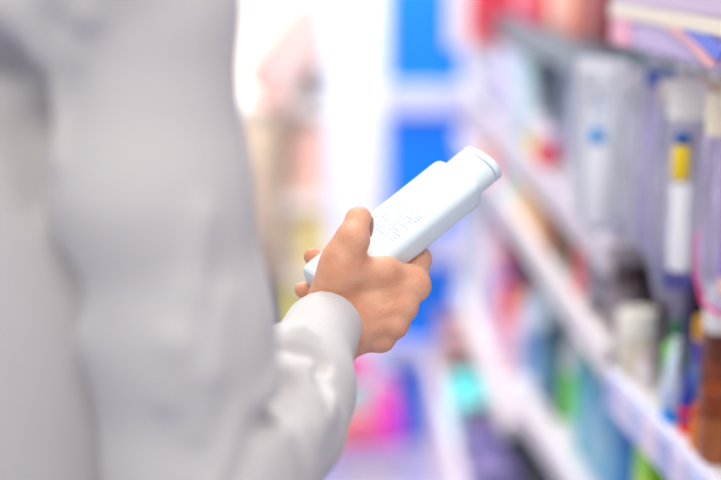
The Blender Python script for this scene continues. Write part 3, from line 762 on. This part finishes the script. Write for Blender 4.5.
sleeve = smin(up_arm, F.cone(B_[0], B_[1], BR[0]-.004, BR[1]-.006), .010)
# drapes along the sleeve and folds of the back, laid on the cloth
def on_cloth(F, d, px, py, sink):
    for k in range(600):
        dp = .70+k*.001; p = P(px, py, dp)
        g = [int(round((p[i]-F.lo[i])/F.h)) for i in range(3)]
        if all(0 <= g[i] < F.n[i] for i in range(3)) and d[g[0], g[1], g[2]] < 0: return P(px, py, dp+sink)
    return P(px, py, .86)
def ridge(F, d, line, r, k=.016, sink=.35):
    q = [on_cloth(F, d, x, y, r*sink) for x, y in line]
    return smin(d, F.chain(q, [r*.6]+[r]*(len(q)-2)+[r*.6], .01), k)
def valley(F, d, line, r, k=.016, sink=-.2):
    q = [on_cloth(F, d, x, y, r*sink) for x, y in line]
    return -smin(-d, F.chain(q, [r*.5]+[r]*(len(q)-2)+[r*.5], .01), k)
for line, r in (([(202, 215), (190, 290), (178, 340), (168, 400)], .0075), ([(274, 372), (245, 425), (212, 492)], .009), ([(222, 300), (205, 370), (196, 430)], .006)):
    sleeve = ridge(F, sleeve, line, r, .012)
for line, r in (([(288, 372), (262, 430), (234, 492)], .008),):
    sleeve = valley(F, sleeve, line, r, .012)
# puckers along the inner edge of the sleeve
for x, y, r in ((70, 222, .012), (92, 330, .010), (66, 150, .008)):
    sleeve = smin(sleeve, F.ball(P(x+14, y, .905), r*1.6), .02)
for x, y in ((78, 292), (60, 262)):
    sleeve = -smin(-sleeve, F.ball(P(x-6, y, .905), .012), .02)
for line, r in (([(-30, 10), (20, 22), (62, 40)], .020), ([(46, 60), (44, 120), (50, 180)], .010)):
    d = ridge(F, d, line, r, .02)
for line, r in (([(-10, 40), (16, 76), (34, 130), (40, 200)], .016), ([(62, 70), (60, 130), (58, 190)], .012)):
    d = valley(F, d, line, r, .02)
# the sleeve joins the body only above the armpit
arm_k = np.clip((F.Z-(ZS-.16))/.10, 0, 1)*.030+.002
h_ = np.clip(arm_k-np.abs(d-sleeve), 0, None)/arm_k
d = np.minimum(d, sleeve)-h_*h_*arm_k*.25
d = ridge(F, d, [(90, -30), (86, 10), (80, 50), (70, 100), (60, 160)], .0075, .010, .2)
lsl = F.chain([L(-.19, 0, z), L(-.245, -.03, z-.31), L(-.255, .055, z-.55)], [.060, .054, .036], .03)
d = smin(d, lsl, .02)
X, Y, Z = F.X, F.Y, F.Z
wob = .0005*np.sin(38*(X*PR.x+Y*PR.y)+5*np.sin(7*Z)+3*np.sin(4*Z+9*Y))+.0003*np.sin(60*(X*.8+Z*.25)+4*np.sin(11*Z+6*X)+2)
fade = np.clip((1.14-(X*FW.x+Y*FW.y+(Z-1.5)*FW.z))/.08, 0, 1)
d = (d+wob*fade).astype(np.float32)
pc = [nets(F, d)]
bx = [P(*q) for q in ((215, 520, .93), (380, 290, 1.24), (380, 520, 1.0), (250, 300, 1.24), (230, 470, 1.2), (330, 300, .98))]
F = Field([min(p[i] for p in bx)-.03 for i in range(3)], [max(p[i] for p in bx)+.03 for i in range(3)], .0019)
q = lower_sleeve(F)
q = q+.0007*np.sin(95*(F.X*.7+F.Z*.7)+3*np.sin(30*F.Z)).astype(np.float32)
pc.append(nets(F, q.astype(np.float32)))
child(mesh_from('shirt', pc, SHIRT, man, relax=2, origin=ORG))

# trousers, belt and shoes
F = Field((ORG.x-.24, ORG.y-.22, .03), (ORG.x+.26, ORG.y+.34, .98), .008)
d = F.ell(L(-.008, .125, .90), AX, (.160, .116, .20))
for s in (-1, 1):
    d = smin(d, F.chain([L(.085*s-.005, .12, .88), L(.095*s, .07, .50), L(.10*s, -.02, .07)], [.104, .072, .060], .02), .03)
d = np.maximum(d, .045-F.Z); d = np.maximum(d, F.Z-.955)
child(mesh_from('trousers', [nets(F, d)], cloth_mat((52, 54, 70), 'trouser_cloth', 700.), man, origin=ORG))
for s in (-1, 1):
    c = L(.105*s, .05, .05)
    F = Field((c.x-.13, c.y-.19, -.0), (c.x+.13, c.y+.19, .14), .005)
    d = smin(F.cone(L(.10*s, -.04, .045), L(.115*s, .14, .034), .046, .042), F.cone(L(.10*s, -.02, .05), L(.10*s, -.02, .10), .045, .045), .03)
    d = np.maximum(d, .004-F.Z); d = np.maximum(d, F.Z-.115)
    child(mesh_from('shoe', [nets(F, d)], mat((58, 40, 32), .35), man, origin=ORG))
# hair and eyes
F = Field((ORG.x-.16, ORG.y-.16, ZS+.08), (ORG.x+.2, ORG.y+.22, ZS+.36), .004)
hz = ZS+.205
d = F.ell(L(0, .012, hz+.035), AX, (.083, .104, .102))
d = smin(d, F.ell(L(0, -.035, hz-.02), AX, (.068, .060, .075)), .02)
cut = np.minimum(F.plane(L(0, .075, hz+.05), tuple(PF*.9-PU*.45)), 9)
d = np.maximum(d, cut)
d = np.maximum(d, -F.ell(L(.085, .02, hz-.02), AX, (.03, .045, .05))); d = np.maximum(d, -F.ell(L(-.085, .02, hz-.02), AX, (.03, .045, .05)))
d = d+.0025*np.sin(160*F.X+20*F.Z)*np.sin(140*F.Y)
child(mesh_from('hair', [nets(F, d.astype(np.float32))], mat((58, 42, 32), .6, noise=.3, nscale=90.), man, origin=ORG))
for s in (-1, 1):
    b = bmesh.new(); bmesh.ops.create_uvsphere(b, u_segments=18, v_segments=12, radius=.0112)
    p = L(.031*s, .0965, hz+.008)-ORG; bmesh.ops.translate(b, verts=b.verts, vec=p)
    e = link('eye', b, mat((240, 238, 234), .2), man)
    b = bmesh.new(); bmesh.ops.create_uvsphere(b, u_segments=14, v_segments=10, radius=.0055)
    bmesh.ops.translate(b, verts=b.verts, vec=p+PF*.0075); link('iris', b, mat((70, 50, 36), .2), e)
# thumbnail
def nail(center, normal, along, w, l):
    n = normal.normalized(); a = (along-n*along.dot(n)).normalized(); s = a.cross(n)
    bm = bmesh.new(); g = []
    for i in range(9):
        row = []
        for j in range(9):
            u, v = i/4-1, j/4-1
            ww = w*(1-.12*max(0, v)**2-.10*v*v)
            row.append(bm.verts.new(center+s*(u*ww/2)+a*(v*l/2*(1-.12*u*u))-n*(.0022*u*u+.0008*v*v)))
        g.append(row)
    for i in range(8):
        for j in range(8): bm.faces.new((g[i][j], g[i+1][j], g[i+1][j+1], g[i][j+1]))
    r = bmesh.ops.extrude_face_region(bm, geom=bm.faces[:])
    bmesh.ops.translate(bm, verts=[v for v in r['geom'] if isinstance(v, bmesh.types.BMVert)], vec=-n*.0012)
    bmesh.ops.translate(bm, verts=bm.verts, vec=-ORG)
    return link('thumbnail', bm, mat((176, 122, 120), .25), man)  # nail tone darkened: shade beside the bottle put into its colour
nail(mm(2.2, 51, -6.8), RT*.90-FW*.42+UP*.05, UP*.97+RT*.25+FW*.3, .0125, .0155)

# ------------------------------------------------------------------ the bottle
ta = math.radians(22)
ax2 = (RT*.782+UP*.623)
axis = (ax2*math.cos(ta)+FW*math.sin(ta)).normalized()
n0 = (-FW-axis*(-FW).dot(axis)).normalized()
up_ = axis.cross(n0)
if up_.dot(UP) < 0: up_ = -up_
ph = math.radians(40)
nf = (n0*math.cos(ph)+up_*math.sin(ph)).normalized()      # wide face
sd = axis.cross(nf).normalized()
base = mm(-37.5, -1, 9)
bt = bpy.data.objects.new('shampoo_bottle', None); COL.objects.link(bt); bt.empty_display_size = .05
tag(bt, 'plain white bottle with small grey print held in the hand', 'bottle')
M = Matrix.Identity(4)
for i, v in enumerate((-nf, sd, axis)):
    for j in range(3): M[j][i] = v[j]
for j in range(3): M[j][3] = base[j]
# make right handed
if M.to_3x3().determinant() < 0:
    for j in range(3): M[j][1] = -M[j][1]
bt.matrix_world = M
BW, BD, BH, CH = .0262, .0142, .158, .029
BOT = mat((226, 241, 245), .28, noise=.005)
r_ = []
for (zz, k) in ((0, .80), (.001, .88), (.003, .95), (.006, .99), (.010, 1), (.05, 1), (.10, 1), (BH-.008, 1), (BH-.005, .985), (BH-.0025, .95), (BH-.0008, .89), (BH, .80)):
    r_.append((zz, BW-(1-k)*.017, BD-(1-k)*.012, 4.6))
link('body', loft_bm(r_, 64), BOT, bt)
CW, CD = .0212, .0128
link('cap', loft_bm([(BH-.001, CW, CD, 2.4), (BH+.0205, CW, CD, 2.4), (BH+.0210, CW-.0008, CD-.0008, 2.4)], 56), mat((228, 241, 245), .25, noise=.005), bt)
link('cap_seam', loft_bm([(BH+.0210, CW-.0012, CD-.0012, 2.4), (BH+.0219, CW-.0012, CD-.0012, 2.4)], 56), mat((120, 130, 138), .5), bt)
link('flip_lid', loft_bm([(BH+.0217, CW-.0006, CD-.0006, 2.4), (BH+.0221, CW, CD, 2.4), (BH+CH-.002, CW, CD, 2.4), (BH+CH-.0006, CW-.0009, CD-.0009, 2.4), (BH+CH, CW-.002, CD-.002, 2.4)], 56), mat((226, 241, 245), .25, noise=.005), bt)
# small print patch: follows the curved front
bm = bmesh.new(); pr = None
for i in range(17):
    y = -.017+.034*i/16
    xx = -BD*(1-(abs(y)/BW)**4.6)**(1/4.6)-.00025
    q = [bm.verts.new((xx, y, zz)) for zz in (.064, .100)]
    if pr: bm.faces.new((pr[0], pr[1], q[1], q[0]))
    pr = q
r = bmesh.ops.extrude_face_region(bm, geom=bm.faces[:])
bmesh.ops.translate(bm, verts=[v for v in r['geom'] if isinstance(v, bmesh.types.BMVert)], vec=(.0002, 0, 0))
pm = print_mat()
for nd in pm.node_tree.nodes:
    if nd.type == 'MATH' and nd.operation == 'MULTIPLY' and not nd.inputs[0].is_linked: pass
lp = link('small_print', bm, pm, bt); lp['label'] = 'block of small grey print'

# ------------------------------------------------------------------ light
w = bpy.data.worlds.new('World'); SC.world = w; w.use_nodes = True
nt = w.node_tree; bg = nt.nodes['Background']
tc = nt.nodes.new('ShaderNodeTexCoord'); sx = nt.nodes.new('ShaderNodeSeparateXYZ'); nt.links.new(tc.outputs['Generated'], sx.inputs[0])
rp = nt.nodes.new('ShaderNodeValToRGB'); mr = nt.nodes.new('ShaderNodeMapRange'); mr.inputs[1].default_value = -1
nt.links.new(sx.outputs['Z'], mr.inputs[0]); nt.links.new(mr.outputs[0], rp.inputs[0])
rp.color_ramp.elements[0].position = .25; rp.color_ramp.elements[0].color = (.12, .13, .14, 1)
rp.color_ramp.elements[1].position = .85; rp.color_ramp.elements[1].color = (.66, .67, .69, 1)
e_ = rp.color_ramp.elements.new(.5); e_.color = (.35, .36, .38, 1)
nt.links.new(rp.outputs[0], bg.inputs[0]); bg.inputs[1].default_value = 1.0
def area(name, loc, sx, sy, e, col=(1, 1, 1), rot=(0, 0, 0)):
    l = bpy.data.lights.new(name, 'AREA'); l.shape = 'RECTANGLE'; l.size = sx; l.size_y = sy; l.energy = e; l.color = col
    o = bpy.data.objects.new(name, l); COL.objects.link(o); o.location = loc; o.rotation_euler = rot
    return o
area('ceiling_or_key_lamp', (-.1, .9, 2.95), .4, 1.6, 11, (1, .98, .95))
area('ceiling_or_key_lamp', (-.25, -.9, 2.75), 1.2, .5, 28, (1, .97, .93), (math.radians(42), 0, 0))  # added key lamp behind the camera, tilted onto shirt, hand and bottle
area('ceiling_or_key_lamp', (.0, 2.9, 2.95), .4, 2.0, 52)
area('pillar_fill_lamp', (.12, 4.05, 2.75), .8, .3, 50, (1, .98, .95), (math.radians(35), 0, 0))  # added unseen lamp that whitens the pillar and the rack

# ------------------------------------------------------------------ camera
cd = bpy.data.cameras.new('camera'); cam = bpy.data.objects.new('camera', cd); COL.objects.link(cam)
cd.sensor_width = 36; cd.lens = 1500*36/721
cam.matrix_world = Matrix(((RT.x, UP.x, -FW.x, CAM.x), (RT.y, UP.y, -FW.y, CAM.y), (RT.z, UP.z, -FW.z, CAM.z), (0, 0, 0, 1)))
cd.dof.use_dof = True; cd.dof.focus_distance = 1.215; cd.dof.aperture_fstop = 1.9
cd.clip_start = .02
SC.camera = cam
SC.view_settings.view_transform = 'Standard'; SC.view_settings.look = 'None'
SC.view_settings.exposure = 0; SC.view_settings.gamma = 1; SC.view_settings.use_curve_mapping = False
